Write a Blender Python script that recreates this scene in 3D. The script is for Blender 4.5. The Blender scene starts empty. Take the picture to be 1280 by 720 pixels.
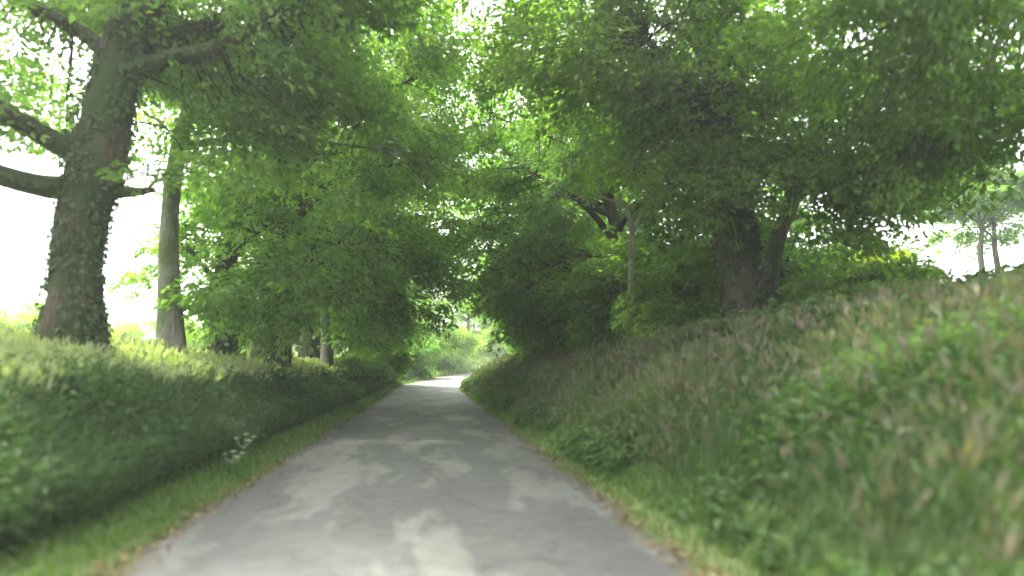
import bpy, math, random
import numpy as np
from mathutils import Vector

SC = bpy.context.scene
COL = SC.collection
rng = np.random.default_rng(11)
random.seed(5)

# ------------------------------------------------------------------ helpers
def props(o, label=None, cat=None, group=None, kind=None):
    if label: o['label'] = label
    if cat: o['category'] = cat
    if group: o['group'] = group
    if kind: o['kind'] = kind
    return o

class MB:
    """collects vertex / face arrays with a per-vertex tint, builds one mesh object"""
    def __init__(s):
        s.v = []; s.t = []; s.f3 = []; s.f4 = []; s.n = 0
    def add(s, v, tris=None, quads=None, tint=0.5):
        v = np.asarray(v, float).reshape(-1, 3)
        t = np.broadcast_to(np.asarray(tint, float), (len(v),))
        s.v.append(v); s.t.append(t)
        if tris is not None and len(tris): s.f3.append((np.asarray(tris, int).reshape(-1, 3) + s.n))
        if quads is not None and len(quads): s.f4.append((np.asarray(quads, int).reshape(-1, 4) + s.n))
        s.n += len(v)
    def mesh(s, name, mat, smooth=False):
        v = np.concatenate(s.v); t = np.concatenate(s.t)
        a3 = np.concatenate(s.f3) if s.f3 else np.zeros((0, 3), int)
        a4 = np.concatenate(s.f4) if s.f4 else np.zeros((0, 4), int)
        m = bpy.data.meshes.new(name)
        m.vertices.add(len(v)); m.vertices.foreach_set('co', v.astype(np.float32).ravel())
        li = np.concatenate([a3.ravel(), a4.ravel()]).astype(np.int32)
        m.loops.add(len(li)); m.loops.foreach_set('vertex_index', li)
        nf = len(a3) + len(a4)
        st = np.concatenate([np.arange(len(a3)) * 3, len(a3) * 3 + np.arange(len(a4)) * 4]).astype(np.int32)
        m.polygons.add(nf); m.polygons.foreach_set('loop_start', st)
        m.polygons.foreach_set('use_smooth', np.full(nf, smooth, bool))
        m.update(calc_edges=True)
        at = m.attributes.new('tint', 'FLOAT', 'POINT'); at.data.foreach_set('value', t.astype(np.float32))
        m.materials.append(mat)
        return m
    def build(s, name, mat, parent=None, smooth=False, loc=None):
        o = bpy.data.objects.new(name, s.mesh(name, mat, smooth)); COL.objects.link(o)
        if parent: o.parent = parent
        if loc is not None: o.location = loc
        return o

def norm(a): return a / np.maximum(np.linalg.norm(a, axis=-1, keepdims=True), 1e-9)

def thing(name, loc, label, cat, group=None, rz=0.0):
    o = bpy.data.objects.new(name, None); COL.objects.link(o)
    o.empty_display_size = .3
    o.location = loc; o.rotation_euler = (0, 0, rz)
    return props(o, label, cat, group)

def copy_thing(src, loc, label, rz=0.0, sc=(1, 1, 1), group=None):
    c = src.copy(); COL.objects.link(c)
    c.location = loc; c.rotation_euler = (0, 0, rz); c.scale = sc; c['label'] = label
    if group: c['group'] = group
    for ch in src.children:
        d = ch.copy(); COL.objects.link(d); d.parent = c
        for g in ch.children:
            e = g.copy(); COL.objects.link(e); e.parent = d
    return c

# ------------------------------------------------------------------ lay of the land
def off(y):
    t = np.clip(np.asarray(y, float) - 35.5, 0, None)
    return -0.12 + np.where(t < 38, .0082 * t * t, .0082 * 38 * 38 + .6232 * (t - 38))
def rise(y):
    t = np.clip(np.asarray(y, float) - 25, 0, 110)
    return np.where(t < 30, .6 * (t / 30) ** 2, .6 + .04 * (t - 30))
def bump(x, y):
    return (.10 * np.sin(x * 1.3 + .7 * y) * np.sin(y * .9 - .4 * x) + .06 * np.sin(2.9 * x + 1) * np.sin(2.3 * y + .5)
            + .12 * np.sin(.35 * x + 1.2) * np.sin(.41 * y))
S_PTS = [-700, -60, -40, -9, -5.6, -4.0, -3.3, -2.6, -2.35, -1.9, -1.72, 1.70, 1.85, 2.1, 3.2, 4.4, 5.3, 9, 28, 34, 700]
Z_PTS = [1.5, 2.0, 2.1, 1.35, 1.2, .96, .72, .22, .10, .03, -.05, -.05, .02, .14, .80, 1.32, 1.52, 2.1, 5.1, 5.4, 4.6]
def ground(x, y):
    x = np.asarray(x, float); y = np.asarray(y, float)
    s = x - off(y)
    z = np.interp(s, S_PTS, Z_PTS)
    b = np.clip((np.abs(s) - 2.0) / 1.0, 0, 1)
    return z + rise(y) + bump(x, y) * b * .8
def gz(x, y): return float(ground(x, y))

# ------------------------------------------------------------------ materials
def nodes(name):
    m = bpy.data.materials.new(name); m.use_nodes = True
    nt = m.node_tree; nt.nodes.clear()
    out = nt.nodes.new('ShaderNodeOutputMaterial')
    return m, nt, out
def ramp(nt, stops, fac):
    r = nt.nodes.new('ShaderNodeValToRGB'); e = r.color_ramp.elements
    while len(e) < len(stops): e.new(.5)
    for k, (p, c) in zip(e, stops): k.position = p; k.color = (*c, 1)
    nt.links.new(fac, r.inputs[0]); return r
def noise(nt, scale, detail=4, rough=.55, vec=None):
    n = nt.nodes.new('ShaderNodeTexNoise'); n.inputs['Scale'].default_value = scale
    n.inputs['Detail'].default_value = detail; n.inputs['Roughness'].default_value = rough
    if vec: nt.links.new(vec, n.inputs['Vector'])
    return n
def objcoord(nt, scale=(1, 1, 1)):
    t = nt.nodes.new('ShaderNodeTexCoord'); mp = nt.nodes.new('ShaderNodeMapping')
    mp.inputs['Scale'].default_value = scale
    nt.links.new(t.outputs['Object'], mp.inputs['Vector']); return mp.outputs[0]
def mixc(nt, fac, a, b, mode='MIX'):
    m = nt.nodes.new('ShaderNodeMix'); m.data_type = 'RGBA'; m.blend_type = mode
    for i, v in ((0, fac), (6, a), (7, b)):
        if hasattr(v, 'default_value'): nt.links.new(v, m.inputs[i])
        elif i == 0: m.inputs[0].default_value = v
        else: m.inputs[i].default_value = (*v, 1)
    return m.outputs[2]

def leaf_mat(name, stops, trans=.45, rough=.5, huevar=.012, spec=.3):
    m, nt, out = nodes(name)
    at = nt.nodes.new('ShaderNodeAttribute'); at.attribute_name = 'tint'
    r = ramp(nt, stops, at.outputs['Fac'])
    oi = nt.nodes.new('ShaderNodeObjectInfo')
    hs = nt.nodes.new('ShaderNodeHueSaturation')
    ma = nt.nodes.new('ShaderNodeMapRange'); ma.inputs[3].default_value = .5 - huevar; ma.inputs[4].default_value = .5 + huevar
    nt.links.new(oi.outputs['Random'], ma.inputs[0]); nt.links.new(ma.outputs[0], hs.inputs['Hue'])
    nt.links.new(r.outputs[0], hs.inputs['Color'])
    b = nt.nodes.new('ShaderNodeBsdfPrincipled'); b.inputs['Roughness'].default_value = rough
    b.inputs['Specular IOR Level'].default_value = spec
    nt.links.new(hs.outputs[0], b.inputs['Base Color'])
    tr = nt.nodes.new('ShaderNodeBsdfTranslucent')
    tc = mixc(nt, 1.0, hs.outputs[0], (1.5, 1.88, .55), 'MULTIPLY')
    nt.links.new(tc, tr.inputs['Color'])
    mx = nt.nodes.new('ShaderNodeMixShader'); mx.inputs[0].default_value = trans
    nt.links.new(b.outputs[0], mx.inputs[1]); nt.links.new(tr.outputs[0], mx.inputs[2])
    nt.links.new(mx.outputs[0], out.inputs[0])
    return m

def bark_mat(name, c1, c2, moss, mossamt, sc=1.0):
    m, nt, out = nodes(name)
    v = objcoord(nt, (9 * sc, 9 * sc, 1.6 * sc)); n1 = noise(nt, 1.6, 6, .65, v)
    r1 = ramp(nt, [(.3, c1), (.7, c2)], n1.outputs[0])
    v2 = objcoord(nt, (1, 1, .6)); n2 = noise(nt, 2.2, 5, .6, v2)
    r2 = ramp(nt, [(.62 - mossamt * .4, (0, 0, 0)), (.74 - mossamt * .4, (1, 1, 1))], n2.outputs[0])
    c = mixc(nt, r2.outputs[0], r1.outputs[0], moss)
    b = nt.nodes.new('ShaderNodeBsdfPrincipled'); b.inputs['Roughness'].default_value = .9
    b.inputs['Specular IOR Level'].default_value = .15
    nt.links.new(c, b.inputs['Base Color'])
    bp = nt.nodes.new('ShaderNodeBump'); bp.inputs['Strength'].default_value = .8; bp.inputs['Distance'].default_value = .03
    nt.links.new(n1.outputs[0], bp.inputs['Height']); nt.links.new(bp.outputs[0], b.inputs['Normal'])
    nt.links.new(b.outputs[0], out.inputs[0])
    return m

G = lambda r, g, b: (r, g, b)
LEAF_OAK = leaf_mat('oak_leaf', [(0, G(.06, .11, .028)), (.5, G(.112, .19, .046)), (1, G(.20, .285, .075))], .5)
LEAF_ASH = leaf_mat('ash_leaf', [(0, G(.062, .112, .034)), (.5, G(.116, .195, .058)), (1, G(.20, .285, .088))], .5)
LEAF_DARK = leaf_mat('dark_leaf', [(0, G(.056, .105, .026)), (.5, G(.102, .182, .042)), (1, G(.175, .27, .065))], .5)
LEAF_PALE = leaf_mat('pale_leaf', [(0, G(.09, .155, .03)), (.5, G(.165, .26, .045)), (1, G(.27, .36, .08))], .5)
LEAF_YELLOW = leaf_mat('yellow_leaf', [(0, G(.18, .22, .03)), (.5, G(.32, .36, .055)), (1, G(.46, .48, .09))], .5)
LEAF_IVY = leaf_mat('ivy_leaf', [(0, G(.028, .045, .018)), (.5, G(.045, .075, .025)), (1, G(.085, .115, .04))], .25, .4)
GRASS = leaf_mat('tall_grass', [(0, G(.05, .095, .03)), (.45, G(.066, .110, .042)), (.7, G(.094, .122, .057)), (.85, G(.108, .096, .066)), (1, G(.15, .125, .092))], .25, .6, 0, .12)
PALE_GRASS = leaf_mat('pale_grass', [(0, G(.08, .13, .04)), (.5, G(.14, .205, .085)), (.8, G(.215, .255, .13)), (1, G(.30, .30, .2))], .45, .55, 0)
TURF = leaf_mat('verge_grass', [(0, G(.05, .09, .022)), (.6, G(.09, .155, .04)), (1, G(.16, .21, .075))], .4, .55, 0)
WEED = leaf_mat('weed_leaf', [(0, G(.038, .07, .028)), (.5, G(.068, .115, .046)), (1, G(.115, .165, .072))], .35, .6, 0, .1)
BARK_OAK = bark_mat('oak_bark', (.03, .024, .018), (.12, .095, .07), (.035, .05, .016), .55)
BARK_ASH = bark_mat('ash_bark', (.10, .095, .075), (.27, .26, .21), (.09, .12, .045), .42)
BARK_DARK = bark_mat('dark_bark', (.03, .027, .022), (.09, .08, .06), (.05, .07, .025), .35)
BARK_PALE = bark_mat('pale_bark', (.17, .16, .12), (.36, .34, .27), (.12, .15, .06), .3)

# ------------------------------------------------------------------ sky, sun, camera
W = bpy.data.worlds.new('World'); SC.world = W; W.use_nodes = True
nt = W.node_tree; nt.nodes.clear()
sky = nt.nodes.new('ShaderNodeTexSky'); sky.sky_type = 'NISHITA'; sky.sun_disc = False
SUN_EL, SUN_AZ = math.radians(56), math.radians(-38)      # azimuth from +Y towards +X
sky.sun_elevation = SUN_EL; sky.sun_rotation = SUN_AZ
sky.air_density = 1.0; sky.dust_density = 4.5; sky.ozone_density = .6
bg = nt.nodes.new('ShaderNodeBackground'); bg.inputs['Strength'].default_value = .15
wo = nt.nodes.new('ShaderNodeOutputWorld')
hs = nt.nodes.new('ShaderNodeHueSaturation'); hs.inputs['Saturation'].default_value = .22
nt.links.new(sky.outputs[0], hs.inputs['Color']); nt.links.new(hs.outputs[0], bg.inputs[0]); nt.links.new(bg.outputs[0], wo.inputs[0])
ld = bpy.data.lights.new('sun', 'SUN'); ld.energy = 2.6; ld.angle = math.radians(2.5); ld.color = (1, .96, .88)
lo = bpy.data.objects.new('sun', ld); COL.objects.link(lo)
sd = Vector((math.sin(SUN_AZ) * math.cos(SUN_EL), math.cos(SUN_AZ) * math.cos(SUN_EL), math.sin(SUN_EL)))
lo.rotation_euler = (-sd).to_track_quat('-Z', 'Y').to_euler(); lo.location = sd * 60

cd = bpy.data.cameras.new('camera'); cam = bpy.data.objects.new('camera', cd); COL.objects.link(cam)
cd.sensor_width = 36; cd.lens = 36 * 834 / 1280; cd.clip_end = 3000; cd.clip_start = .05
cam.location = (0, 0, 1.2)
a, p = math.radians(6.99), math.radians(6.9)
cam.rotation_euler = Vector((math.sin(a) * math.cos(p), math.cos(a) * math.cos(p), math.sin(p))).to_track_quat('-Z', 'Y').to_euler()
SC.camera = cam
cd.dof.use_dof = True; cd.dof.focus_distance = 38; cd.dof.aperture_fstop = .52
SC.view_settings.view_transform = 'Standard'; SC.view_settings.look = 'None'
SC.view_settings.gamma = 1; SC.view_settings.exposure = 3.05
SC.cycles.use_denoising = True
SC.cycles.max_bounces = 8; SC.cycles.diffuse_bounces = 5; SC.cycles.glossy_bounces = 2
SC.cycles.transmission_bounces = 4; SC.cycles.transparent_max_bounces = 4
SC.cycles.sample_clamp_indirect = 8

# ------------------------------------------------------------------ ground and road
def grid_mesh(ss, ys, zf, name, mat, tint=.5):
    S, Y = np.meshgrid(ss, ys); X = S + off(Y)
    Z = zf(X, Y, S)
    mb = MB(); n, k = len(ys), len(ss)
    i = np.arange(n * k).reshape(n, k)
    q = np.stack([i[:-1, :-1], i[:-1, 1:], i[1:, 1:], i[1:, :-1]], -1).reshape(-1, 4)
    mb.add(np.stack([X, Y, Z], -1), quads=q, tint=tint)
    return mb.build(name, mat, smooth=True)

m, nt, out = nodes('soil_and_turf')
v = objcoord(nt); n1 = noise(nt, .8, 8, .65, v); n2 = noise(nt, .07, 4, .5, v); n3 = noise(nt, 14, 4, .6, v)
r1 = ramp(nt, [(.3, (.07, .11, .035)), (.55, (.11, .16, .05)), (.75, (.17, .19, .085))], n1.outputs[0])
r2 = ramp(nt, [(.35, (.05, .04, .025)), (.65, (.12, .10, .06))], n3.outputs[0])
c = mixc(nt, .35, r1.outputs[0], r2.outputs[0])
b = nt.nodes.new('ShaderNodeBsdfPrincipled'); b.inputs['Roughness'].default_value = .95
b.inputs['Specular IOR Level'].default_value = .1
nt.links.new(c, b.inputs['Base Color'])
bp = nt.nodes.new('ShaderNodeBump'); bp.inputs['Strength'].default_value = .6; bp.inputs['Distance'].default_value = .05
nt.links.new(n3.outputs[0], bp.inputs['Height']); nt.links.new(bp.outputs[0], b.inputs['Normal'])
nt.links.new(b.outputs[0], out.inputs[0]); SOIL = m
ss = np.unique(np.concatenate([-np.geomspace(12, 700, 26), np.arange(-12, -1.5, .22), np.array([-1.72, -1.6, 0, 1.6, 1.7]), np.arange(1.85, 14, .22), np.geomspace(14, 700, 30)]))
ys = np.concatenate([np.linspace(-60, -3, 12), np.arange(-2.5, 50, .35), np.arange(50, 120, 1.5), np.geomspace(121, 1200, 24)])
g = grid_mesh(ss, ys, lambda X, Y, S: ground(X, Y), 'ground', SOIL); props(g, kind='structure')

m, nt, out = nodes('worn_asphalt')
v = objcoord(nt); vs = objcoord(nt, (1, .3, 1))
fine = noise(nt, 95, 3, .7, v); blot = noise(nt, 1.15, 5, .6, vs); big = noise(nt, .42, 4, .55, vs); mid = noise(nt, 6, 5, .6, v)
r0 = ramp(nt, [(.3, (.050, .051, .046)), (.7, (.082, .083, .075))], fine.outputs[0])
patch = ramp(nt, [(.5, (0, 0, 0)), (.55, (.65, .65, .65))], blot.outputs[0])
c = mixc(nt, patch.outputs[0], r0.outputs[0], (.128, .127, .108))
dk = ramp(nt, [(.5, (0, 0, 0)), (.6, (1, 1, 1))], big.outputs[0])
f1 = nt.nodes.new('ShaderNodeMath'); f1.operation = 'MULTIPLY'; f1.inputs[1].default_value = .45
nt.links.new(dk.outputs[0], f1.inputs[0])
c = mixc(nt, f1.outputs[0], c, (.055, .056, .052))
r3 = ramp(nt, [(.3, (.8, .8, .8)), (.7, (1.15, 1.15, 1.15))], mid.outputs[0])
c = mixc(nt, 1.0, c, r3.outputs[0], 'MULTIPLY')
vc = nt.nodes.new('ShaderNodeTexVoronoi'); vc.feature = 'DISTANCE_TO_EDGE'; vc.inputs['Scale'].default_value = .75
wv = noise(nt, 2.2, 5, .7, v); vm = nt.nodes.new('ShaderNodeVectorMath'); vm.operation = 'MULTIPLY_ADD'; vm.inputs[1].default_value = (.55, .55, .55)
nt.links.new(wv.outputs['Color'], vm.inputs[0]); nt.links.new(v, vm.inputs[2]); nt.links.new(vm.outputs[0], vc.inputs['Vector'])
ck = ramp(nt, [(.004, (.45, .45, .45)), (.012, (1, 1, 1))], vc.outputs['Distance']); c = mixc(nt, .6, c, mixc(nt, 1.0, c, ck.outputs[0], 'MULTIPLY'))
gr = noise(nt, 240, 2, .8, v); gt = ramp(nt, [(.32, (.6, .6, .6)), (.5, (1, 1, 1)), (.7, (1.5, 1.5, 1.45))], gr.outputs[0]); c = mixc(nt, 1.0, c, gt.outputs[0], 'MULTIPLY')
at = nt.nodes.new('ShaderNodeAttribute'); at.attribute_name = 'tint'      # distance to the edge of the tarmac
ad = nt.nodes.new('ShaderNodeMath'); ad.operation = 'MULTIPLY_ADD'; ad.inputs[1].default_value = .35
nt.links.new(mid.outputs[0], ad.inputs[0]); nt.links.new(at.outputs['Fac'], ad.inputs[2])
tk = ramp(nt, [(.5, (1, 1, 1)), (.78, (1.2, 1.2, 1.19)), (1.0, (1.22, 1.22, 1.2))], at.outputs['Fac']); tk.color_ramp.elements[2].position = .98
c = mixc(nt, .8, c, mixc(nt, 1.0, c, tk.outputs[0], 'MULTIPLY'))
ed = ramp(nt, [(.22, (1, 1, 1)), (.34, (0, 0, 0))], ad.outputs[0])
c = mixc(nt, ed.outputs[0], c, (.07, .062, .042))
b = nt.nodes.new('ShaderNodeBsdfPrincipled'); b.inputs['Roughness'].default_value = .75
b.inputs['Specular IOR Level'].default_value = .35
nt.links.new(c, b.inputs['Base Color'])
bp = nt.nodes.new('ShaderNodeBump'); bp.inputs['Strength'].default_value = .5; bp.inputs['Distance'].default_value = .006
nt.links.new(fine.outputs[0], bp.inputs['Height']); nt.links.new(bp.outputs[0], b.inputs['Normal'])
nt.links.new(b.outputs[0], out.inputs[0]); ASPH = m
sl = np.array([-1.0, -.985, -.95, -.9, -.8, -.6, -.3, 0, .3, .6, .8, .9, .95, .985, 1.0])
yl = np.concatenate([np.arange(-20, 0, 1.0), np.arange(0, 60, .25), np.arange(60, 140, 1.0)])
S, Y = np.meshgrid(sl, yl)
wob = 1.76 + .05 * np.sin(Y * 1.7 + 3 * np.sign(S)) + .04 * np.sin(Y * 4.3 + np.sign(S)) + .03 * np.sin(Y * 9.1)
X = S * wob + off(Y); Z = rise(Y) + .045 * (1 - S * S) - .004 + .0 * S
mb = MB(); n, k = S.shape; i = np.arange(n * k).reshape(n, k)
mb.add(np.stack([X, Y, Z], -1), quads=np.stack([i[:-1, :-1], i[:-1, 1:], i[1:, 1:], i[1:, :-1]], -1).reshape(-1, 4), tint=((1 - np.abs(S)) * 1.76).ravel())
road = mb.build('road', ASPH, smooth=True); props(road, kind='structure')

# ------------------------------------------------------------------ leaf and grass builders
def add_leaves(mb, P, D, N, L, Wd, tint, fold=.18, droop=.1):
    n = len(P)
    D = norm(D); S = norm(np.cross(D, N)); N = np.cross(S, D)
    L = np.broadcast_to(np.asarray(L, float), (n,))[:, None]; Wd = np.broadcast_to(np.asarray(Wd, float), (n,))[:, None]
    mid = P + D * L * .45
    lft = mid + S * Wd * .5 + N * Wd * fold; rgt = mid - S * Wd * .5 + N * Wd * fold
    tip = P + D * L - N * L * droop
    v = np.stack([P, rgt, tip, lft], 1).reshape(-1, 3)
    b = np.arange(n)[:, None] * 4
    tr = np.concatenate([b + [0, 1, 2], b + [0, 2, 3]])
    mb.add(v, tris=tr, tint=np.repeat(np.broadcast_to(np.asarray(tint, float), (n,)), 4))

def add_sprays(mb, C, O, n_leaf, slen, swid, leaf, r, tint0=.5, tintv=.22, updown=1.0):
    """leafy sprays: C bases, O outward directions; each spray is a flattish fan of leaves along a drooping twig"""
    m = len(C)
    O = norm(O); up = np.array([0, 0, 1.0])
    N = norm(up * updown + O * .25 + r.normal(0, .38, (m, 3)))
    S = norm(np.cross(O, N)); N = np.cross(S, O)
    t = r.random((m, n_leaf)) ** .8
    side = r.choice([-1, 1], (m, n_leaf))
    wid = swid * (.25 + .9 * np.sin(np.pi * np.clip(t * .85 + .12, 0, 1)))
    lat = side * wid * r.random((m, n_leaf)) ** .7
    sl = slen * r.uniform(.65, 1.25, (m, 1))
    P = (C[:, None] + O[:, None] * (t * sl)[..., None] + S[:, None] * lat[..., None]
         + N[:, None] * (r.normal(0, .06, (m, n_leaf)) * slen)[..., None])
    P[..., 2] -= (t ** 2) * sl * .28
    D = O[:, None] * r.uniform(.3, 1, (m, n_leaf))[..., None] + S[:, None] * (side * r.uniform(.3, 1.1, (m, n_leaf)))[..., None] \
        + np.array([0, 0, -.35]) + r.normal(0, .25, (m, n_leaf, 3))
    NN = N[:, None] + r.normal(0, .38, (m, n_leaf, 3))
    tt = np.clip(tint0 + r.normal(0, tintv * .6, (m, 1)) + r.normal(0, tintv * .6, (m, n_leaf)) + .12 * t, 0, 1)
    L = leaf * r.uniform(.7, 1.35, m * n_leaf)
    add_leaves(mb, P.reshape(-1, 3), D.reshape(-1, 3), NN.reshape(-1, 3), L, L * .58, tt.ravel())

def add_tube(mb, pts, k=10, wob=.0, r=None, cap=True):
    pts = np.asarray(pts, float)
    # resample smoothly (Catmull-Rom)
    if len(pts) > 2:
        P = np.vstack([2 * pts[0] - pts[1], pts, 2 * pts[-1] - pts[-2]]); q = []
        for i in range(1, len(P) - 2):
            for t in np.linspace(0, 1, 5)[:-1]:
                a0, a1, a2, a3 = P[i - 1:i + 3]
                q.append(.5 * (2 * a1 + (a2 - a0) * t + (2 * a0 - 5 * a1 + 4 * a2 - a3) * t * t + (3 * a1 - a0 - 3 * a2 + a3) * t ** 3))
        q.append(pts[-1]); pts = np.array(q)
    c, rad = pts[:, :3], np.maximum(pts[:, 3], .003)
    T = norm(np.gradient(c, axis=0)); ref = np.array([1, 0, .13]) if abs(T[0, 0]) < .8 else np.array([0, 1, .1])
    A = norm(np.cross(T, ref)); B = np.cross(T, A)
    th = np.arange(k) / k * 2 * np.pi
    rr = rad[:, None] * np.ones((1, k))
    if wob and r is not None:
        ph = r.random(3) * 6
        zz = np.arange(len(c))[:, None]
        rr = rr * (1 + wob * np.sin(3 * th + ph[0] + .35 * zz) + wob * .8 * np.sin(5 * th + ph[1] - .5 * zz) + r.normal(0, wob * .45, rr.shape))
    v = c[:, None] + A[:, None] * (np.cos(th) * rr)[..., None] + B[:, None] * (np.sin(th) * rr)[..., None]
    i = np.arange(len(c) * k).reshape(len(c), k); j = np.roll(i, -1, 1)
    q = np.stack([i[:-1], j[:-1], j[1:], i[1:]], -1).reshape(-1, 4)
    v = v.reshape(-1, 3)
    mb.add(v, quads=q)
    if cap:
        mb.add(np.vstack([v[-k:], c[-1] + T[-1] * rad[-1] * .5]), tris=[(a_, (a_ + 1) % k, k) for a_ in range(k)])
    return c, rad

def add_twigs(mb, A, B, r0, r1):
    n = len(A); d = norm(B - A); s = norm(np.cross(d, np.array([.31, .17, 1.0]))); u = np.cross(s, d)
    v = []
    for P, rr in ((A, r0), (B, r1)):
        for k in range(3):
            th = k * 2.0944; v.append(P + (s * math.cos(th) + u * math.sin(th)) * np.broadcast_to(rr, (n,))[:, None])
    v = np.stack(v, 1).reshape(-1, 3); b = np.arange(n)[:, None] * 6
    q = np.concatenate([b + [0, 1, 4, 3], b + [1, 2, 5, 4], b + [2, 0, 3, 5]])
    mb.add(v, quads=q)

def lobe_points(c, rad, n, r, shell=.35):
    K = max(3, n // 9); d = norm(r.normal(0, 1, (K, 3))); u = r.uniform(shell, 1, K) ** .6
    kc = d * u[:, None]; i = r.integers(0, K, n)
    q = kc[i] + r.normal(0, .17, (n, 3)) * np.array([1, 1, .7])
    return np.asarray(c) + q * np.asarray(rad), norm(q), r.normal(0, .15, K)[i]

def ivy_on(mb, c, rad, n, r, zmax, thick=.12, leaf=.09, zmin=0.0):
    L = np.concatenate([[0], np.cumsum(np.linalg.norm(np.diff(c, axis=0), axis=1))])
    keep = c[:, 2] <= zmax
    Lm = L[keep].max()
    w = Lm * r.random(n) ** 1.15
    P = np.stack([np.interp(w, L, c[:, i]) for i in range(3)], 1); R = np.interp(w, L, rad)
    th = r.random(n) * 2 * np.pi
    patch = np.sin(2 * th + w * 1.7) + .8 * np.sin(3 * th - 2.3 * w + 1)
    O = np.stack([np.cos(th), np.sin(th), np.zeros(n)], 1)
    P = P + O * (R + thick * np.clip(.45 + .4 * patch, .05, 1) * r.random(n))[:, None]
    ok = (patch + r.normal(0, .5, n) > -.9)
    P, O = P[ok], O[ok]; m_ = len(P)
    D = O * .4 + np.array([0, 0, -1]) + r.normal(0, .45, (m_, 3)); N = O + np.array([0, 0, .4]) + r.normal(0, .35, (m_, 3))
    l = leaf * r.uniform(.6, 1.4, m_)
    add_leaves(mb, P, D, N, l, l * .85, np.clip(.45 + r.normal(0, .2, m_), 0, 1))

def tree_parts(root, trunk, limbs, lobes, leafmat, barkmat, r, leaf=.12, nleaf=42, slen=.9, swid=.42, tint0=.5, wob=.06, ivy=None, k=12, twig=.3, trunk_k=16, limbk=8):
    """trunk: list (x,y,z,r); limbs: list of such lists; lobes: (cx,cy,cz,rx,ry,rz,n_sprays)"""
    mb = MB(); tc, tr_ = add_tube(mb, trunk, trunk_k, wob, r); ends = [tc[len(tc) // 2::2]]
    to = mb.build('trunk', barkmat, root, smooth=True)
    for L in limbs:
        mb = MB(); lc, lr = add_tube(mb, L, limbk, wob * .7, r); lo_ = mb.build('limb', barkmat, root, smooth=True); ends.append(lc[len(lc) // 3:])
        if ivy and L[0][3] > .11:
            mb = MB(); ivy_on(mb, lc, lr, int(ivy[0] * .12), r, 99, ivy[2] * .7, ivy[3]); mb.build('ivy', LEAF_IVY, lo_)
    ends = np.concatenate(ends)
    mb = MB(); tw = MB(); tn = 0
    for lb in lobes:
        c, rad, n = lb[:3], lb[3:6], int(lb[6])
        P, d, ct = lobe_points(c, rad, n, r)
        cen = np.array([trunk[len(trunk) // 2][0], trunk[len(trunk) // 2][1], 0])
        o = d * .8 + norm((P - cen) * np.array([1, 1, .15])) * .7 + r.normal(0, .3, (n, 3)); o[:, 2] = o[:, 2] * .6 - .05
        add_sprays(mb, P, o, nleaf, slen, swid, leaf, r, tint0 + r.normal(0, .09) + ct[:, None], .26)
        sel = r.random(n) < twig
        if sel.any():
            B = P[sel]; dd = np.linalg.norm(B[:, None] - ends[None], axis=2) + r.uniform(0, .5, (len(B), len(ends)))
            A = ends[np.argmin(dd, axis=1)]
            M = (A + B) / 2 + r.normal(0, .12, B.shape) + np.array([0, 0, .08])
            add_twigs(tw, A, M, .022, .014); add_twigs(tw, M, B + norm(o[sel]) * slen * .6, .014, .005); tn += 1
    mb.build('crown', leafmat, root)
    if tn: props(tw.build('twigs', barkmat, root), kind='stuff')
    if ivy:
        n, zmax, th, lf = ivy
        mb = MB(); ivy_on(mb, tc, tr_, n, r, zmax, th, lf); mb.build('ivy', LEAF_IVY, to)
    return root

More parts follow.
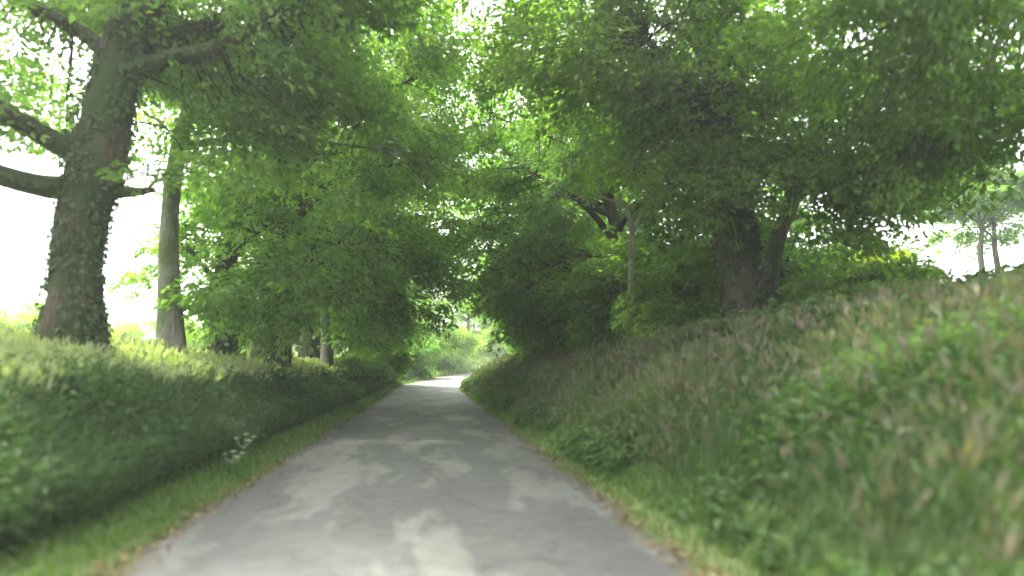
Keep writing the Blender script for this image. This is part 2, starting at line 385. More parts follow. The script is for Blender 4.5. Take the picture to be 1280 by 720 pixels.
def make_generic(root, H, r0, base, R, lean, nl, seed, leafmat, barkmat, sprays=900, skirt=0, bow=0.0, leaf=.14, nleaf=40, low=0.0, ivy=None, tint0=.5, slen=1.0, swid=.48, twig=.3, limbk=7):
    r = np.random.default_rng(seed)
    lx, ly = lean
    trunk = []
    for t in np.linspace(0, 1, 7):
        trunk.append((lx * t ** 2.4 - bow * math.sin(math.pi * t) + r.normal(0, .06) * (t > 0), ly * t ** 2.4 + r.normal(0, .07) * (t > 0), H * .86 * t - .25 * (t == 0), r0 * (1.0 - .82 * t ** .9) * (1.35 if t == 0 else 1)))
    limbs, lobes = [], []
    for i in range(nl):
        t = (i + .5) / nl
        z0 = base * .8 + (H * .72 - base * .8) * t
        az = i * 2.4 + r.uniform(-.4, .4)
        if math.cos(az) < -.2 and t < .45: z0 += base * (.55 if skirt else .15)      # the field side is browsed higher
        reach = R * (.62 + .35 * math.sin(math.pi * min(1, t * .8 + .2))) * r.uniform(.8, 1.1) * (.72 if t > .8 else 1)
        tz = z0 / (H * .86); ax, ay = lx * tz ** 2.4 - bow * math.sin(math.pi * min(1, tz)), ly * tz ** 2.4
        ex, ey = ax + math.cos(az) * reach * .72 + lx * .35, ay + math.sin(az) * reach * .72 + ly * .35
        ez = z0 + reach * r.uniform(.25, .55) - low * (1 - t)
        rr = r0 * (1 - .8 * tz) * .55
        limbs.append([(ax, ay, z0, rr), (ax + (ex - ax) * .45, ay + (ey - ay) * .45, z0 + (ez - z0) * .55 + .2, rr * .65), (ex, ey, ez, rr * .25)])
        q = R * r.uniform(.34, .5)
        lobes.append((ex, ey, ez + .1, q, q, q * .72, sprays / (nl + 1.5)))
    for i in range(skirt):          # low drooping boughs round the bole
        az = -1.9 + 3.8 * (i + .5) / skirt + r.uniform(-.2, .2); q = R * r.uniform(.45, .8); ez = base * r.uniform(.75, 1.35)
        ex, ey = math.cos(az) * q, math.sin(az) * q; z0 = base * 1.25
        limbs.append([(0, 0, z0, r0 * .22), (ex * .5, ey * .5, z0 + .35, r0 * .14), (ex, ey, ez + .3, .02)])
        lobes.append((ex, ey, ez, R * .3, R * .3, R * .2, sprays * .075))
    lobes.append((lx, ly, H * .88, R * .42, R * .42, H * .14, 1.5 * sprays / (nl + 1.5)))
    return tree_parts(root, trunk, limbs, lobes, leafmat, barkmat, r, leaf, nleaf, slen, swid, tint0, .06, ivy, twig=twig, limbk=limbk)

# ------------------------------------------------------------------ the big ivy-clad oak on the left bank
r = np.random.default_rng(21)
bx, by = -4.95, 10.0; bz = gz(bx, by)
t = thing('oak_tree', (bx, by, bz), 'massive ivy-clad oak with thick mossy limbs spreading low over the left bank', 'tree')
def rel(*pts): return [(x - bx, y - by, z - bz, q) for x, y, z, q in pts]
trunk = rel((-4.98, 10, bz - .25, .54), (-4.95, 10, 1.9, .36), (-4.96, 10, 2.6, .315), (-4.92, 10, 3.3, .325), (-4.84, 10, 4.1, .36), (-4.76, 10.05, 4.9, .32), (-4.63, 10.1, 5.7, .29), (-4.45, 10.2, 6.7, .26), (-4.0, 10.4, 8.2, .25), (-3.7, 10.6, 10, .14))
limbs = [rel((-5.0, 10, 3.75, .2), (-5.5, 9.8, 3.74, .155), (-6.2, 9.4, 3.95, .135), (-7.4, 8.8, 4.6, .1)),
         rel((-4.9, 10, 4.2, .2), (-5.35, 9.7, 4.42, .145), (-6.0, 9.2, 4.85, .12), (-7.2, 8.4, 5.9, .09)),
         rel((-4.62, 10, 5.6, .13), (-5.1, 10, 6.1, .1), (-5.9, 9.8, 6.5, .08), (-7.2, 9.4, 7.4, .05)),
         rel((-4.6, 10, 5.5, .14), (-3.9, 9.9, 5.74, .115), (-3.2, 9.9, 5.98, .095), (-2.6, 9.9, 6.4, .07), (-1.7, 10, 7.3, .05)),
         rel((-4.5, 10.1, 3.75, .1), (-4.25, 9.95, 3.72, .075), (-3.95, 9.85, 3.74, .04)),
         rel((-4.2, 10.3, 7.2, .15), (-4.9, 11.2, 8.2, .11), (-5.6, 12, 9.4, .05)),
         rel((-4.5, 10.2, 6, .16), (-3.9, 11, 6.8, .12), (-3.2, 12, 7.8, .05)),
         rel((-4.05, 10.35, 7.9, .14), (-3.2, 9.8, 8.8, .1), (-2.3, 9.2, 9.4, .05))]
lob = lambda x, y, z, a_, b_, c_, n: (x - bx, y - by, z - bz, a_, b_, c_, n)
lobes = [lob(-7.2, 9.6, 6.6, 1.5, 1.5, 1.2, 75), lob(-6.6, 11.5, 5.6, 1.2, 1.2, .9, 45), lob(-8.2, 11, 5.4, 1.6, 1.4, 1.0, 55), lob(-8.4, 11, 8, 2, 2, 1.4, 80), lob(-1.9, 10.4, 8.2, 1.6, 1.6, 1.0, 150), lob(-3.1, 12.2, 7.6, 1.6, 1.6, 1.3, 240),
         lob(-2.5, 11.6, 6.0, 1.3, 1.3, .8, 130), lob(-5.4, 12.4, 9.2, 2.0, 1.8, 1.4, 200), lob(-2.4, 9.4, 9.8, 2.0, 2.0, 1.3, 210), lob(-4.3, 10.8, 10.4, 2.4, 2.4, 1.5, 260), lob(-3.4, 12.2, 5.2, .9, .9, .5, 60), lob(-3.95, 9.85, 3.85, .3, .3, .15, 7), lob(-3.2, 9.9, 6.3, .8, .5, .35, 13), lob(-6.3, 9.1, 5.0, .7, .5, .4, 22), lob(-6.5, 9.2, 4.2, .6, .4, .3, 12), lob(-5.0, 9.9, 6.5, .6, .4, .4, 12), lob(-2.3, 10, 7.0, .7, .6, .4, 26), lob(-4.9, 11.4, 7.0, 1.2, .9, .9, 110)]
tree_parts(t, trunk, limbs, lobes, LEAF_OAK, BARK_OAK, r, .11, 46, .85, .42, .55, .07, ivy=(6500, 8, .12, .075), trunk_k=22)

# ------------------------------------------------------------------ ivy-clad tree of the right bank and its leaning neighbour
r = np.random.default_rng(31)
bx, by = 6.2, 12.7; bz = gz(bx, by)
t = thing('ash_tree', (bx, by, bz), 'broad trunk thick with brown-green ivy at the top of the right bank', 'tree')
trunk = rel((6.28, 12.7, bz - .3, .55), (6.22, 12.7, bz + .7, .42), (6.15, 12.7, 4.2, .38), (6.0, 12.7, 5.6, .34), (5.9, 12.75, 7.2, .29), (5.6, 12.8, 9.2, .22), (5.2, 13, 11.6, .12))
limbs = [rel((5.95, 12.7, 5.6, .16), (5.1, 12.2, 6.6, .12), (4.0, 11.6, 7.4, .06)), rel((5.9, 12.7, 6.9, .15), (6.9, 12.2, 7.9, .11), (8.2, 11.6, 8.6, .05)),
         rel((5.8, 12.8, 7.9, .15), (5.3, 13.8, 9, .1), (4.8, 15, 9.8, .05)), rel((5.5, 12.9, 9.4, .13), (4.4, 12.3, 10.3, .09), (3.1, 11.8, 10.8, .04)), rel((6.0, 12.7, 5.0, .1), (7.2, 12.0, 5.3, .07), (8.6, 11.2, 5.2, .03))]
lobes = [lob(3.9, 11.6, 7.3, 1.6, 1.5, 1.0, 240), lob(5.2, 11.4, 6.4, 1.3, 1.2, .9, 200), lob(8.1, 11.4, 8.2, 1.9, 1.7, 1.3, 75), lob(4.8, 14.8, 9.6, 1.9, 1.8, 1.2, 230), lob(2.8, 11.6, 10.4, 2.0, 1.8, 1.2, 240),
         lob(8.2, 11.2, 5.1, 1.3, 1.3, .7, 120), lob(5.3, 13, 11.8, 2.5, 2.4, 1.4, 150), lob(6.2, 11.4, 5.3, 1.0, .8, .8, 85), lob(5.3, 11.7, 4.6, .8, .7, .6, 55), lob(6.9, 11.5, 4.5, .8, .7, .6, 50), lob(1.9, 12.6, 9.4, 1.5, 1.5, .8, 100), lob(2.8, 14.4, 8.3, 1.5, 1.5, .9, 120), lob(4.6, 12.6, 4.9, .9, .9, .7, 90), lob(7.3, 11.3, 4.1, 1.0, .8, .6, 80)]
tree_parts(t, trunk, limbs, lobes, LEAF_DARK, BARK_DARK, r, .125, 36, .9, .44, .48, .07, ivy=(5200, 7.5, .2, .09), trunk_k=20)
r = np.random.default_rng(33)
bx, by = 7.2, 13.6; bz = gz(bx, by)
t = thing('sycamore_tree', (bx, by, bz), 'slender dark stem leaning right, close behind the broad ivy-covered trunk', 'tree')
trunk = rel((7.15, 13.6, bz - .2, .22), (7.45, 13.6, 3.7, .17), (8.06, 13.6, 5.2, .15), (8.9, 13.7, 7.4, .11), (9.8, 13.9, 9.6, .06))
limbs = [rel((7.9, 13.6, 4.8, .08), (8.3, 13.1, 5.7, .06), (9.0, 12.4, 6.2, .03)), rel((8.4, 13.6, 6.1, .08), (8.0, 14.2, 7.2, .05), (7.6, 15, 8, .02)), rel((9, 13.7, 7.6, .07), (10.2, 13.2, 8.4, .05), (11.6, 12.8, 8.8, .02))]
lobes = [lob(9.2, 12.4, 6.1, 1.4, 1.3, .8, 110), lob(7.6, 15, 8, 1.6, 1.6, 1.0, 120), lob(11.5, 12.8, 8.6, 1.9, 1.8, 1.2, 100), lob(9.9, 14, 9.9, 2.0, 2.0, 1.2, 65), lob(10.6, 13.8, 6.9, 1.3, 1.3, .7, 90)]
tree_parts(t, trunk, limbs, lobes, LEAF_DARK, BARK_DARK, r, .13, 42, .95, .46, .45, .05, trunk_k=12)

# the tree whose boughs hang over the lane at the top right (trunk beside the road, outside the frame)
r = np.random.default_rng(37)
bx, by = 7.6, 4.2; bz = gz(bx, by)
t = thing('beech_tree', (bx, by, bz), 'beech whose dark leafy boughs hang over the top right of the lane', 'tree')
trunk = rel((7.6, 4.2, bz - .3, .5), (7.55, 4.2, bz + 1, .38), (7.4, 4.3, 5, .33), (7.1, 4.5, 7, .28), (6.7, 4.8, 9, .2), (6.2, 5, 11, .1))
limbs = [rel((7.4, 4.3, 4.9, .17), (6.9, 5.6, 5.6, .12), (6.4, 7.4, 6.0, .05)), rel((7.3, 4.4, 5.6, .16), (6.0, 5.0, 6.4, .12), (4.4, 5.9, 6.8, .05)), rel((7.2, 4.5, 6.3, .16), (8.1, 6.4, 7.0, .11), (8.9, 8.4, 7.3, .05)),
         rel((6.8, 4.8, 8.4, .14), (5.4, 5.8, 9, .1), (3.8, 7, 9.3, .04)), rel((6.9, 4.7, 7.6, .13), (6.6, 7, 8.4, .09), (6.2, 9, 8.8, .04))]
lobes = [lob(6.5, 7.3, 5.6, 1.4, 1.5, .75, 125), lob(5.1, 6.6, 5.9, 1.3, 1.2, .7, 120), lob(8.2, 7.6, 5.6, 1.3, 1.6, .7, 72), lob(8.9, 8.6, 7.0, 1.6, 1.7, 1.0, 50), lob(6.3, 9.0, 7.6, 1.6, 1.6, .9, 80), lob(3.8, 7.2, 8.6, 1.9, 1.8, 1.0, 190),
         lob(6.2, 6, 9.6, 2.6, 2.6, 1.2, 85), lob(7.4, 9.2, 4.7, 1.0, 1.0, .5, 80), lob(9.2, 7.2, 5.0, 1.1, 1.1, .55, 80), lob(8.7, 9.2, 4.7, .9, .9, .4, 55)]
tree_parts(t, trunk, limbs, lobes, LEAF_DARK, BARK_ASH, r, .11, 34, .85, .42, .2, .05, trunk_k=14)

# pale slim forked stem in the middle of the right hand thicket
r = np.random.default_rng(41)
bx, by = 5.25, 17.0; bz = gz(bx, by)
t = thing('hazel_tree', (bx, by, bz), 'slim pale stem forking into bare branches before the dark right thicket', 'tree')
trunk = rel((5.25, 17, bz - .2, .12), (5.26, 17, 3.4, .085), (5.32, 17, 4.8, .075), (5.15, 17, 5.5, .06), (4.7, 17, 6.4, .045), (4.2, 17, 7.3, .02))
limbs = [rel((5.32, 17, 4.75, .055), (5.75, 17.1, 5.7, .04), (6.3, 17.2, 6.6, .02)), rel((5.1, 17, 5.6, .045), (4.5, 16.9, 5.75, .03), (3.9, 16.8, 6.2, .015)), rel((4.75, 17, 6.3, .035), (4.9, 16.9, 7.2, .025), (5.2, 16.9, 8.2, .012))]
lobes = [lob(6.3, 17.6, 7.0, 1.1, 1.1, .8, 90), lob(3.8, 16.9, 6.9, 1.0, 1.0, .6, 70), lob(4.9, 17.2, 8.4, 1.5, 1.5, .9, 120)]
tree_parts(t, trunk, limbs, lobes, LEAF_ASH, BARK_PALE, r, .12, 40, .8, .4, .5, .03, trunk_k=10)

# ------------------------------------------------------------------ the rest of the avenue
LANE = 'trees lining the lane'
def place(maker, name, x, y, label, rz=0.0, **kw):
    t = thing(name, (x, y, gz(x, y)), label, 'tree', LANE, rz); maker(t, **kw); return t
# archetypes, each first used where it stands
slim = place(make_generic, 'ash_tree', -4.98, 14, 'slender straight grey trunk just beyond the massive ivy-clad oak', .3, H=13, r0=.24, base=5.6, R=4.6, lean=(2.6, 0), bow=.5, nl=12, seed=51, leafmat=LEAF_ASH, barkmat=BARK_ASH, sprays=780, leaf=.14, low=1.0)
broad = place(make_generic, 'oak_tree', -4.35, 19, 'stout dark short-boled tree with foliage drooping to the left bank', .2, H=12.5, r0=.46, base=2.7, R=5.0, lean=(2.2, .2), nl=15, skirt=7, seed=52, leafmat=LEAF_OAK, barkmat=BARK_DARK, sprays=1050, leaf=.145, low=1.3, tint0=.55)
thick = place(make_generic, 'maple_tree', 6.4, 21.5, 'dark bushy maple behind the slim pale forked stem', 3.0, H=12, r0=.34, base=2.4, R=4.6, lean=(2.2, 0), nl=14, skirt=6, seed=53, leafmat=LEAF_DARK, barkmat=BARK_DARK, sprays=900, leaf=.15, low=1.2, tint0=.45)
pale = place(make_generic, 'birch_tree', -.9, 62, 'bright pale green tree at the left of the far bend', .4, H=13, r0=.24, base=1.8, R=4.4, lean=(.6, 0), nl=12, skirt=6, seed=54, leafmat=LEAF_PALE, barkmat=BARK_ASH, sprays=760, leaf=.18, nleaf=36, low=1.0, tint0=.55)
for src, x, y, rz, sc, lab in [
    (slim, -4.9, 24, .4, 1.0, 'grey-stemmed ash rising behind the stout dark short-boled tree'),
    (slim, -3.9, 26.5, -.5, .92, 'thin pale-stemmed tree at the edge of the left bank past the stout dark tree'),
    (broad, -5.4, 31, .9, 1.0, 'leafy tree drooping over the left bank halfway to the bend'),
    (broad, -5.9, 39, -.6, 1.0, 'spreading tree on the left bank just before the dark roadside bush'),
    (slim, -7.2, 52, 2.6, 1.0, 'tall tree rising behind the dark roadside bush'),
    (thick, 5.6, 27, 2.4, 1.0, 'second dense maple along the right bank, after the one behind the pale stem'),
    (broad, 7.4, 33, 3.5, 1.0, 'broad oak overhanging the lane midway along the right bank'),
    (thick, 8.6, 40, 2.9, 1.05, 'dark maple on the right where the lane starts to bend'),
    (slim, 13, 50, 3.6, 1.0, 'tall grey-stemmed ash at the bend above the right bank'),
    (broad, 16.5, 60, 2.6, 1.0, 'oak leaning in from the right beyond the bend'),
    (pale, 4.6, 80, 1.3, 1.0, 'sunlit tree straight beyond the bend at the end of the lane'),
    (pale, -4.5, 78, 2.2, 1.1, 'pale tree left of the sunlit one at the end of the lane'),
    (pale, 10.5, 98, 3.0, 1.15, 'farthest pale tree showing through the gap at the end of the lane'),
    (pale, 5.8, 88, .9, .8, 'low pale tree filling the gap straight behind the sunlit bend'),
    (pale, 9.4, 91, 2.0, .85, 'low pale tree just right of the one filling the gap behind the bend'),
    (thick, 10.4, 21, 2.2, .85, 'dark maple deep behind the broad ivy-covered trunk'),
    (broad, 24, 84, 2.6, 1.1, 'rounded oak at the far right of the bend, beyond the leaning oak'),
]:
    copy_thing(src, (x, y, gz(x, y)), lab, rz, (sc, sc, sc * random.uniform(.94, 1.06)))

# short ivy-smothered trunk
r = np.random.default_rng(61)
bx, by = -5.05, 17; bz = gz(bx, by)
t = thing('hawthorn_tree', (bx, by, bz), 'short ivy-smothered trunk between the slender grey trunk and the stout dark tree', 'tree')
trunk = rel((-5.05, 17, bz - .2, .24), (-5.0, 17, 2.3, .2), (-5.1, 17, 3.2, .16), (-5.0, 17.1, 4.4, .1), (-4.8, 17.2, 5.6, .05))
limbs = [rel((-5.05, 17, 3, .09), (-5.5, 16.8, 3.7, .06), (-6, 16.6, 4.2, .03)), rel((-5.05, 17, 3.6, .09), (-4.6, 17, 4.3, .06), (-4.1, 17, 4.7, .03))]
lobes = [lob(-5.9, 16.7, 3.6, .8, .8, .7, 60), lob(-4.3, 17, 4.8, .9, .9, .6, 80), lob(-4.9, 17.2, 5.6, 1.1, 1.1, .8, 100), lob(-5.3, 17.1, 4.5, .8, .8, .6, 60)]
tree_parts(t, trunk, limbs, lobes, LEAF_PALE, BARK_DARK, r, .1, 40, .65, .32, .5, .05, ivy=(2600, 3.4, .24, .1))

# thin field trees seen through the gap on the right
ft = place(make_generic, 'alder_tree', 25.6, 28, 'thin dark-crowned tree standing in the field at the right edge', 0, H=6.6, r0=.17, base=2.9, R=2.2, lean=(.2, 0), nl=8, seed=71, leafmat=LEAF_DARK, barkmat=BARK_DARK, sprays=380, leaf=.16, nleaf=34, slen=.8, swid=.36)
ft['group'] = 'thin trees in the right hand field'
copy_thing(ft, (27.0, 28.6, gz(27, 28.6)), 'right-hand of the two thin field trees, its crown brushing its twin', 2.0, (.95, .95, 1.0))

# ------------------------------------------------------------------ shrubs
def make_shrub(root, R, H, n, seed, leafmat, barkmat, leaf=.1, nleaf=36, tint0=.5, slen=.6):
    r = np.random.default_rng(seed); ends = []
    for i in range(6):
        az = i * 1.05 + r.uniform(-.3, .3); q = R * r.uniform(.35, .7); h = H * r.uniform(.55, .85)
        mb = MB(); add_tube(mb, [(math.cos(az) * .08, math.sin(az) * .08, -.15, .035), (math.cos(az) * q * .4, math.sin(az) * q * .4, h * .5, .025), (math.cos(az) * q, math.sin(az) * q, h, .01)], 6)
        mb.build('stem', barkmat, root, smooth=True)
    mb = MB()
    for i in range(8):
        az = i * .9 + r.uniform(-.3, .3); q = R * .5 * (i > 1)
        c = (math.cos(az) * q, math.sin(az) * q, H * r.uniform(.32, .72)); w = R * r.uniform(.42, .6)
        P, d, ct = lobe_points(c, (w, w, H * .3), n // 8, r, .3); P[:, 2] = np.maximum(P[:, 2], .08)
        o = d + r.normal(0, .35, d.shape) + np.array([0, 0, .25])
        add_sprays(mb, P, o, nleaf, slen, slen * .5, leaf, r, tint0 + r.normal(0, .06) + ct[:, None], updown=.7)
    mb.build('foliage', leafmat, root)
    return root
SHRUB = 'shrubs along the lane'
def shrub(x, y, label, rz=0.0, **kw):
    t = thing('shrub', (x, y, gz(x, y)), label, 'shrub', SHRUB, rz); make_shrub(t, **kw); return t
sd_ = shrub(6.4, 16, 'dark shrub beside the broad ivy-covered trunk', .2, R=1.5, H=2.6, n=420, seed=81, leafmat=LEAF_DARK, barkmat=BARK_DARK, tint0=.4)
sm_ = shrub(8.5, 11.9, 'mid green shrub on the bank to the right of the broad ivy-covered trunk', .2, R=1.3, H=.8, n=300, seed=82, leafmat=LEAF_OAK, barkmat=BARK_ASH, tint0=.5)
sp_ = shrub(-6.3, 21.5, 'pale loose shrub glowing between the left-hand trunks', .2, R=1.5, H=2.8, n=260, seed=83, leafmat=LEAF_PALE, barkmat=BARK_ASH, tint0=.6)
sy_ = shrub(11.9, 16.3, 'small bright yellow-green bush on the skyline of the right bank', .2, R=.95, H=2.0, n=300, seed=84, leafmat=LEAF_YELLOW, barkmat=BARK_ASH, leaf=.07, slen=.35)
for src, x, y, rz, sc, lab in [
    (sd_, 5.7, 19.2, 1.0, (1, 1, 1.1), 'dark shrub directly behind the slim pale forked stem'),
    (sd_, 6.0, 23.4, 2.0, (1.1, 1.1, 1.0), 'dark shrub at the foot of the bushy maple on the right bank'),
    (sm_, 5.5, 29.5, 3.0, (1.1, 1.1, 1.15), 'green shrub between the second maple and the broad oak on the right'),
    (sd_, 5.6, 35.5, 4.0, (1.1, 1.1, 1.2), 'dark shrub beyond the broad oak midway along the right bank'),
    (sm_, 7.2, 43, 5.0, (1.1, 1.1, 1.1), 'rounded green shrub spilling down the bank at the bend'),
    (sm_, 7.7, 10.6, 1.0, (.8, .8, .7), 'low green shrub in front of the leaning dark stem'),
    (sm_, 12.6, 13.4, 2.2, (.8, .8, .42), 'low spreading green shrub right of the small yellow-green bush'),
    (sd_, 8.9, 16.6, .6, (1.5, 1.5, 1.5), 'dark shrub deep behind the leaning stem'),
    (sd_, 11.6, 18.6, 1.9, (1.5, 1.5, 1.1), 'broad dark shrub behind the small yellow-green bush'),
    (sm_, -3.9, 29, 1.4, (.9, .9, .8), 'green shrub below the thin pale-stemmed tree on the left bank'),
    (sm_, -3.2, 34.5, 2.4, (1, 1, .9), 'green shrub on the left bank below the drooping halfway tree'),
    (sd_, -1.5, 51, 3.4, (1.35, 1.3, 1.15), 'dark bush farther along the left road edge, inside the bend'),
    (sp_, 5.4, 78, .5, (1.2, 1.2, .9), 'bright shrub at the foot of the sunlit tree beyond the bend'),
    (sd_, -2.75, 41, 1.2, (1.25, 1.25, 1.2), 'dark rounded bush nearest the road on the left before the bend'),
    (sd_, 7.3, 18, 2.7, (1.3, 1.3, 1.5), 'tall dark shrub filling the space between the pale stem and the broad trunk'),
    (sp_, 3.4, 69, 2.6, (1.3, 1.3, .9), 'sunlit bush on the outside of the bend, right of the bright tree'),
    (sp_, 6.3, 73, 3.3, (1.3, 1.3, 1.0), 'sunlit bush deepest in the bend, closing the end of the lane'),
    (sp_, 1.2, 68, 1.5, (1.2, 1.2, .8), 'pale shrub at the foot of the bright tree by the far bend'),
]:
    copy_thing(src, (x, y, gz(x, y)), lab, rz, sc)
# field hedge bushes on the left skyline
hb = thing('hedge_bush', (-23, 41, gz(-23, 41)), 'rounded field bush at the far left edge, low on the skyline', 'bush', 'bushes of the left field hedge')
make_shrub(hb, 2.6, 2.6, 330, 91, LEAF_PALE, BARK_ASH, .17, 34, .5, .9)
for x, y, rz, sc, lab in [(-19.5, 43, 1, (1, 1, .9), 'field bush seen just left of the massive oak trunk'), (-16.5, 46, 2, (1, 1, .75), 'field bush seen between the oak trunk and the slender trunk'), (-13, 49, 3, (1, 1, .7), 'lower field bush close beside the slender grey trunk')]:
    copy_thing(hb, (x, y, gz(x, y)), lab, rz, sc)

# ------------------------------------------------------------------ grass, weeds and litter
def scatter(n, s0, s1, y0, y1, r, fall=7.0, spow=1.0):
    yy = np.linspace(y0, y1, 800); w = 1 / (1 + (np.maximum(yy, 0) / fall) ** 1.6); c = np.cumsum(w); c /= c[-1]
    y = np.interp(r.random(n), c, yy)
    s = s0 + (s1 - s0) * r.random(n) ** spow
    x = s + off(y)
    return x, y, ground(x, y), s
def pnoise(x, y, f, ph=0):
    return np.sin(f * x + 1.3 * np.sin(f * .7 * y + ph)) * np.sin(f * 1.13 * y + 1.1 * np.sin(f * .8 * x + ph * 2) + ph)
def add_blades(mb, x, y, z, h, w, lean, tint, r, tipdark=.12):
    n = len(x); az = r.random(n) * 6.283
    d = np.stack([np.cos(az), np.sin(az), np.zeros(n)], 1); sv = np.stack([-np.sin(az), np.cos(az), np.zeros(n)], 1)
    B = np.stack([x, y, z - .02], 1); h = h[:, None]; w = w[:, None]; lean = lean[:, None]
    Mid = B + d * h * lean * .35 + np.array([0, 0, 1]) * h * .6
    Tip = B + d * h * lean + np.array([0, 0, 1]) * h * (1 - .35 * lean)
    v = np.stack([B - sv * w * .5, B + sv * w * .5, Mid + sv * w * .4, Mid - sv * w * .4, Tip], 1).reshape(-1, 3)
    b = np.arange(n)[:, None] * 5
    mb.add(v, tris=b + [3, 2, 4], quads=b + [0, 1, 2, 3], tint=np.repeat(tint, 5))
    return Tip, d
def add_seedheads(mb, Tip, d, L, Wd, tint, r):
    """loose grass panicles: three little crossing blades at the tip of a stalk"""
    n = len(Tip)
    for k in range(3):
        D = np.array([0, 0, 1]) * .9 + d * .45 + r.normal(0, .22, (n, 3))
        add_leaves(mb, Tip - np.array([0, 0, 1]) * (L * .4)[:, None], D, r.normal(0, 1, (n, 3)), L, Wd, tint, .05, .05)

r = np.random.default_rng(101)
# short turf on the verges
mb = MB()
for n, s0, s1 in ((30000, -2.6, -1.66), (12000, 1.72, 2.25)):
    x, y, z, s = scatter(n, s0, s1, 1, 75, r, 6)
    sc = 1 + y / 14
    e = np.clip(np.minimum(np.abs(s) - 1.62, .35) / .35, .25, 1)
    add_blades(mb, x, y, z, r.uniform(.05, .15, n) * e * (1 + y / 60), .007 * sc * r.uniform(.7, 1.4, n), r.uniform(.1, .8, n), np.clip(.55 + .2 * pnoise(x, y, 1.6) + r.normal(0, .2, n), 0, 1), r)
props(mb.build('verge_turf', TURF), kind='stuff')
# right bank: tall seeding grass
mb = MB(); n = 145000
x, y, z, s = scatter(n, 1.95, 7.5, .6, 70, r, 6.5)
pn = pnoise(x, y, .8, 1) + .6 * pnoise(x, y, 2.1, 2)
edge = np.clip((s - 1.8) / .9, .25, 1)
sc = 1 + y / 12
h = r.uniform(.2, .46, n) * edge * (1 + .22 * pn)
add_blades(mb, x, y, z, h, .008 * sc * r.uniform(.7, 1.5, n), r.uniform(.15, .9, n), np.clip(.44 + .13 * pn + r.normal(0, .13, n) , 0, .74), r)
n2 = 19000
x, y, z, s = scatter(n2, 2.2, 7.5, .6, 60, r, 6.5, .9)
pn = pnoise(x, y, .8, 1) + .6 * pnoise(x, y, 2.1, 2); keep = r.random(n2) < .55 + .4 * pn
x, y, z, s = x[keep], y[keep], z[keep], s[keep]; n2 = len(x); sc = 1 + y / 12
T, d = add_blades(mb, x, y, z, r.uniform(.32, .6, n2) * np.clip((s - 1.6) / 1.2, .4, 1), .004 * sc, r.uniform(.1, .5, n2), r.uniform(.6, .9, n2), r)
add_seedheads(mb, T, d, r.uniform(.09, .19, n2), .016 * sc, np.clip(r.normal(.8, .1, n2), 0, 1), r)
props(mb.build('bank_grass', GRASS), kind='stuff')
# left bank: seeding grass along the top
mb = MB(); n = 60000
x, y, z, s = scatter(n, -10, -3.05, 1.5, 60, r, 9)
sc = 1 + y / 14; pn = pnoise(x, y, .9, 3)
add_blades(mb, x, y, z, r.uniform(.18, .42, n) * (1 + .2 * pn), .009 * sc * r.uniform(.7, 1.4, n), r.uniform(.15, .9, n), np.clip(.62 + .12 * pn + r.normal(0, .14, n), 0, .85), r)
n2 = 22000
x, y, z, s = scatter(n2, -9, -3.3, 2, 55, r, 9); sc = 1 + y / 14
T, d = add_blades(mb, x, y, z, r.uniform(.3, .55, n2), .004 * sc, r.uniform(.1, .5, n2), r.uniform(.65, .95, n2), r)
add_seedheads(mb, T, d, r.uniform(.09, .18, n2), .017 * sc, np.clip(r.normal(.92, .08, n2), 0, 1), r)
props(mb.build('bank_top_grass', PALE_GRASS), kind='stuff')
# left bank: long lank grass hanging over the steep face
mb = MB(); n = 42000
x, y, z, s = scatter(n, -3.9, -2.3, 1.2, 60, r, 7); sc = 1 + y / 14; pn = pnoise(x, y, 1.2, 4) + .5 * pnoise(x, y, 3.1, 1)
add_blades(mb, x, y, z, r.uniform(.25, .62, n) * (1 + .25 * pn), .009 * sc * r.uniform(.7, 1.4, n), r.uniform(.3, 1.1, n), np.clip(.22 + .14 * pn + r.normal(0, .14, n), 0, .7), r)
props(mb.build('lank_grass', GRASS), kind='stuff')
# leafy weeds: steep face of the left bank, foot of the right bank, floor of the thicket
def weeds(name, n, s0, s1, y0, y1, fall, hmin, hmax, leaf, spow=1.0, tint0=.45, thr=None):
    x, y, z, s = scatter(n, s0, s1, y0, y1, r, fall, spow)
    pn = pnoise(x, y, 1.1, 5)
    if thr is not None:
        k_ = pn + r.normal(0, .3, n) > thr; x, y, z, s, pn = x[k_], y[k_], z[k_], s[k_], pn[k_]
    n = len(x); h = r.uniform(hmin, hmax, n) * (1 + .25 * pn); sc = 1 + y / 22
    mb = MB()
    az0 = r.random(n) * 6.28; lx_ = np.cos(az0) * .15; ly_ = np.sin(az0) * .15
    add_blades(mb, x, y, z, h, .012 * sc, np.full(n, .15), np.full(n, .4), r)
    for k in range(9):
        t = (k + 1) / 9.5; az = az0 + k * 2.3 + r.normal(0, .3, n)
        D = np.stack([np.cos(az), np.sin(az), r.uniform(-.35, .35, n)], 1)
        P = np.stack([x + lx_ * t * h, y + ly_ * t * h, z + h * t], 1)
        L = leaf * sc * r.uniform(.6, 1.4, n) * (1.15 - .5 * t)
        add_leaves(mb, P, D, np.array([0, 0, 1]) + r.normal(0, .3, (n, 3)), L, L * .5, np.clip(tint0 + .12 * pn + .2 * (t - .5) + r.normal(0, .15, n), 0, 1), .12, .25)
    return props(mb.build(name, WEED), kind='stuff')
weeds('bank_weeds', 7500, -3.7, -2.3, 1.2, 60, 7, .15, .5, .085, tint0=.26)
weeds('roadside_weeds', 7000, 1.95, 4.6, .8, 55, 6, .12, .36, .085, 1.6, .48, .3)
weeds('thicket_undergrowth', 6000, 5.0, 13, 5, 60, 14, .25, .6, .17, 1.3, .45)
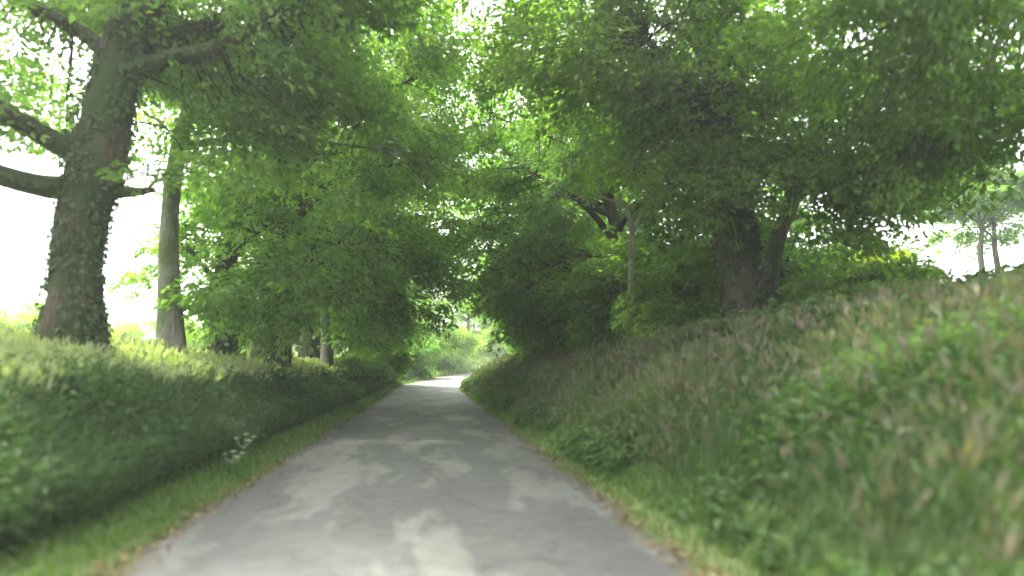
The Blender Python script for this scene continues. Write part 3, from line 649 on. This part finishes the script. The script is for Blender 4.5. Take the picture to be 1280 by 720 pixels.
# meadow beyond the banks
mb = MB()
for n, s0, s1, y0, y1, tn in ((26000, 7, 34, 6, 60, .62), (24000, -45, -8, 5, 70, .66)):
    x, y, z, s = scatter(n, s0, s1, y0, y1, r, 25); sc = 1 + y / 10
    add_blades(mb, x, y, z, r.uniform(.15, .4, n), .016 * sc, r.uniform(.1, .8, n), np.clip(tn + r.normal(0, .12, n), 0, .9), r)
props(mb.build('meadow_grass', PALE_GRASS), kind='stuff')
mb = MB(); n = 12000
x, y, z, s = scatter(n, -14, -1.85, 50, 115, r, 60)
add_blades(mb, x, y, z, r.uniform(.25, .6, n), r.uniform(.05, .1, n), r.uniform(.1, .8, n), np.clip(.5 + .15 * pnoise(x, y, .5, 2) + r.normal(0, .14, n), 0, .85), r)
props(mb.build('sunlit_grass', PALE_GRASS), kind='stuff')
# leaf litter and grit along the tarmac edges
LIT = leaf_mat('dead_leaf', [(0, G(.06, .04, .02)), (.6, G(.16, .11, .05)), (1, G(.28, .21, .11))], .1, .8, 0)
mb = MB(); n = 3600
x, y, z, s = scatter(n, 0, 1, .8, 50, r, 6)
side = r.choice([-1, 1], n); s = side * (1.86 - np.abs(r.normal(0, .13, n))); x = s + off(y)
z = np.maximum(ground(x, y), rise(y) + .045 * (1 - (s / 1.76) ** 2)) + .012
az = r.random(n) * 6.28; D = np.stack([np.cos(az), np.sin(az), r.normal(0, .15, n)], 1)
L = r.uniform(.015, .06, n)
add_leaves(mb, np.stack([x, y, z], 1), D, np.array([0, 0, 1]) + r.normal(0, .25, (n, 3)), L, L * .6, r.random(n), .15, .1)
props(mb.build('leaf_litter', LIT), kind='stuff')

# ------------------------------------------------------------------ single small things
r = np.random.default_rng(131)
PETAL = leaf_mat('white_petal', [(0, G(.42, .45, .36)), (1, G(.62, .64, .55))], .3, .6, 0)
def cow_parsley(x, y, h, label):
    t = thing('cow_parsley', (x, y, gz(x, y)), label, 'flower', 'white flowers on the left bank')
    mb = MB(); add_tube(mb, [(0, 0, -.03, .006), (.02, .01, h * .5, .005), (.05, .0, h, .003)], 6)
    mb.build('stem', WEED, t, smooth=True)
    for k, (ax, ay, az) in enumerate([(.05, 0, 1), (.12, .06, .9), (-.06, .05, .86), (.1, -.08, .82)]):
        c = np.array([ax, ay, h * az + .02]); mb = MB()
        add_twigs(mb, np.array([[.03, 0, h * .6]]), np.array([c - [0, 0, .03]]), .003, .002)
        n = 34; d = norm(r.normal(0, 1, (n, 3))) * np.array([.026, .026, .008])
        aa = r.random(n) * 6.28
        add_leaves(mb, c + d, np.stack([np.cos(aa), np.sin(aa), np.full(n, .2)], 1), np.array([0, 0, 1]) + r.normal(0, .2, (n, 3)), .018, .014, r.random(n), .1, 0)
        mb.build('flower_head', PETAL, t)
    return t
cow_parsley(-2.18, 8.3, .36, 'white umbel flower at the foot of the left bank')
cow_parsley(-2.14, 7.7, .24, 'shorter white umbel flower, nearer the road than its taller neighbour')
mb = MB(); add_tube(mb, [(-.02, 0, 0, .011), (.09, -.1, .02, .010), (.22, -.17, .0, .007), (.34, -.27, .03, .004)], 7, .08, r)
add_tube(mb, [(.12, -.11, .015, .006), (.17, -.06, .04, .003)], 5)
st = mb.build('dead_stick', BARK_PALE, smooth=True, loc=(2.66, 3.55, gz(2.66, 3.55) + .24)); props(st, 'bare pale stick caught in the grass at the foot of the right bank', 'stick')

# ------------------------------------------------------------------ thin haze volume, added to lift the darkest tones
m, nt, out = nodes('added_haze')
pv = nt.nodes.new('ShaderNodeVolumePrincipled'); pv.inputs['Color'].default_value = (.93, .97, .93, 1)
pv.inputs['Density'].default_value = .0014; pv.inputs['Anisotropy'].default_value = .3
nt.links.new(pv.outputs[0], out.inputs['Volume'])
x0, x1, y0, y1, z0, z1 = -760, 1200, -80, 1260, -8, 30
v = [(x, y, z) for x in (x0, x1) for y in (y0, y1) for z in (z0, z1)]
mb = MB(); mb.add(v, quads=[(0, 1, 3, 2), (4, 6, 7, 5), (0, 4, 5, 1), (2, 3, 7, 6), (0, 2, 6, 4), (1, 5, 7, 3)])
hz = mb.build('haze', m); props(hz, kind='stuff')
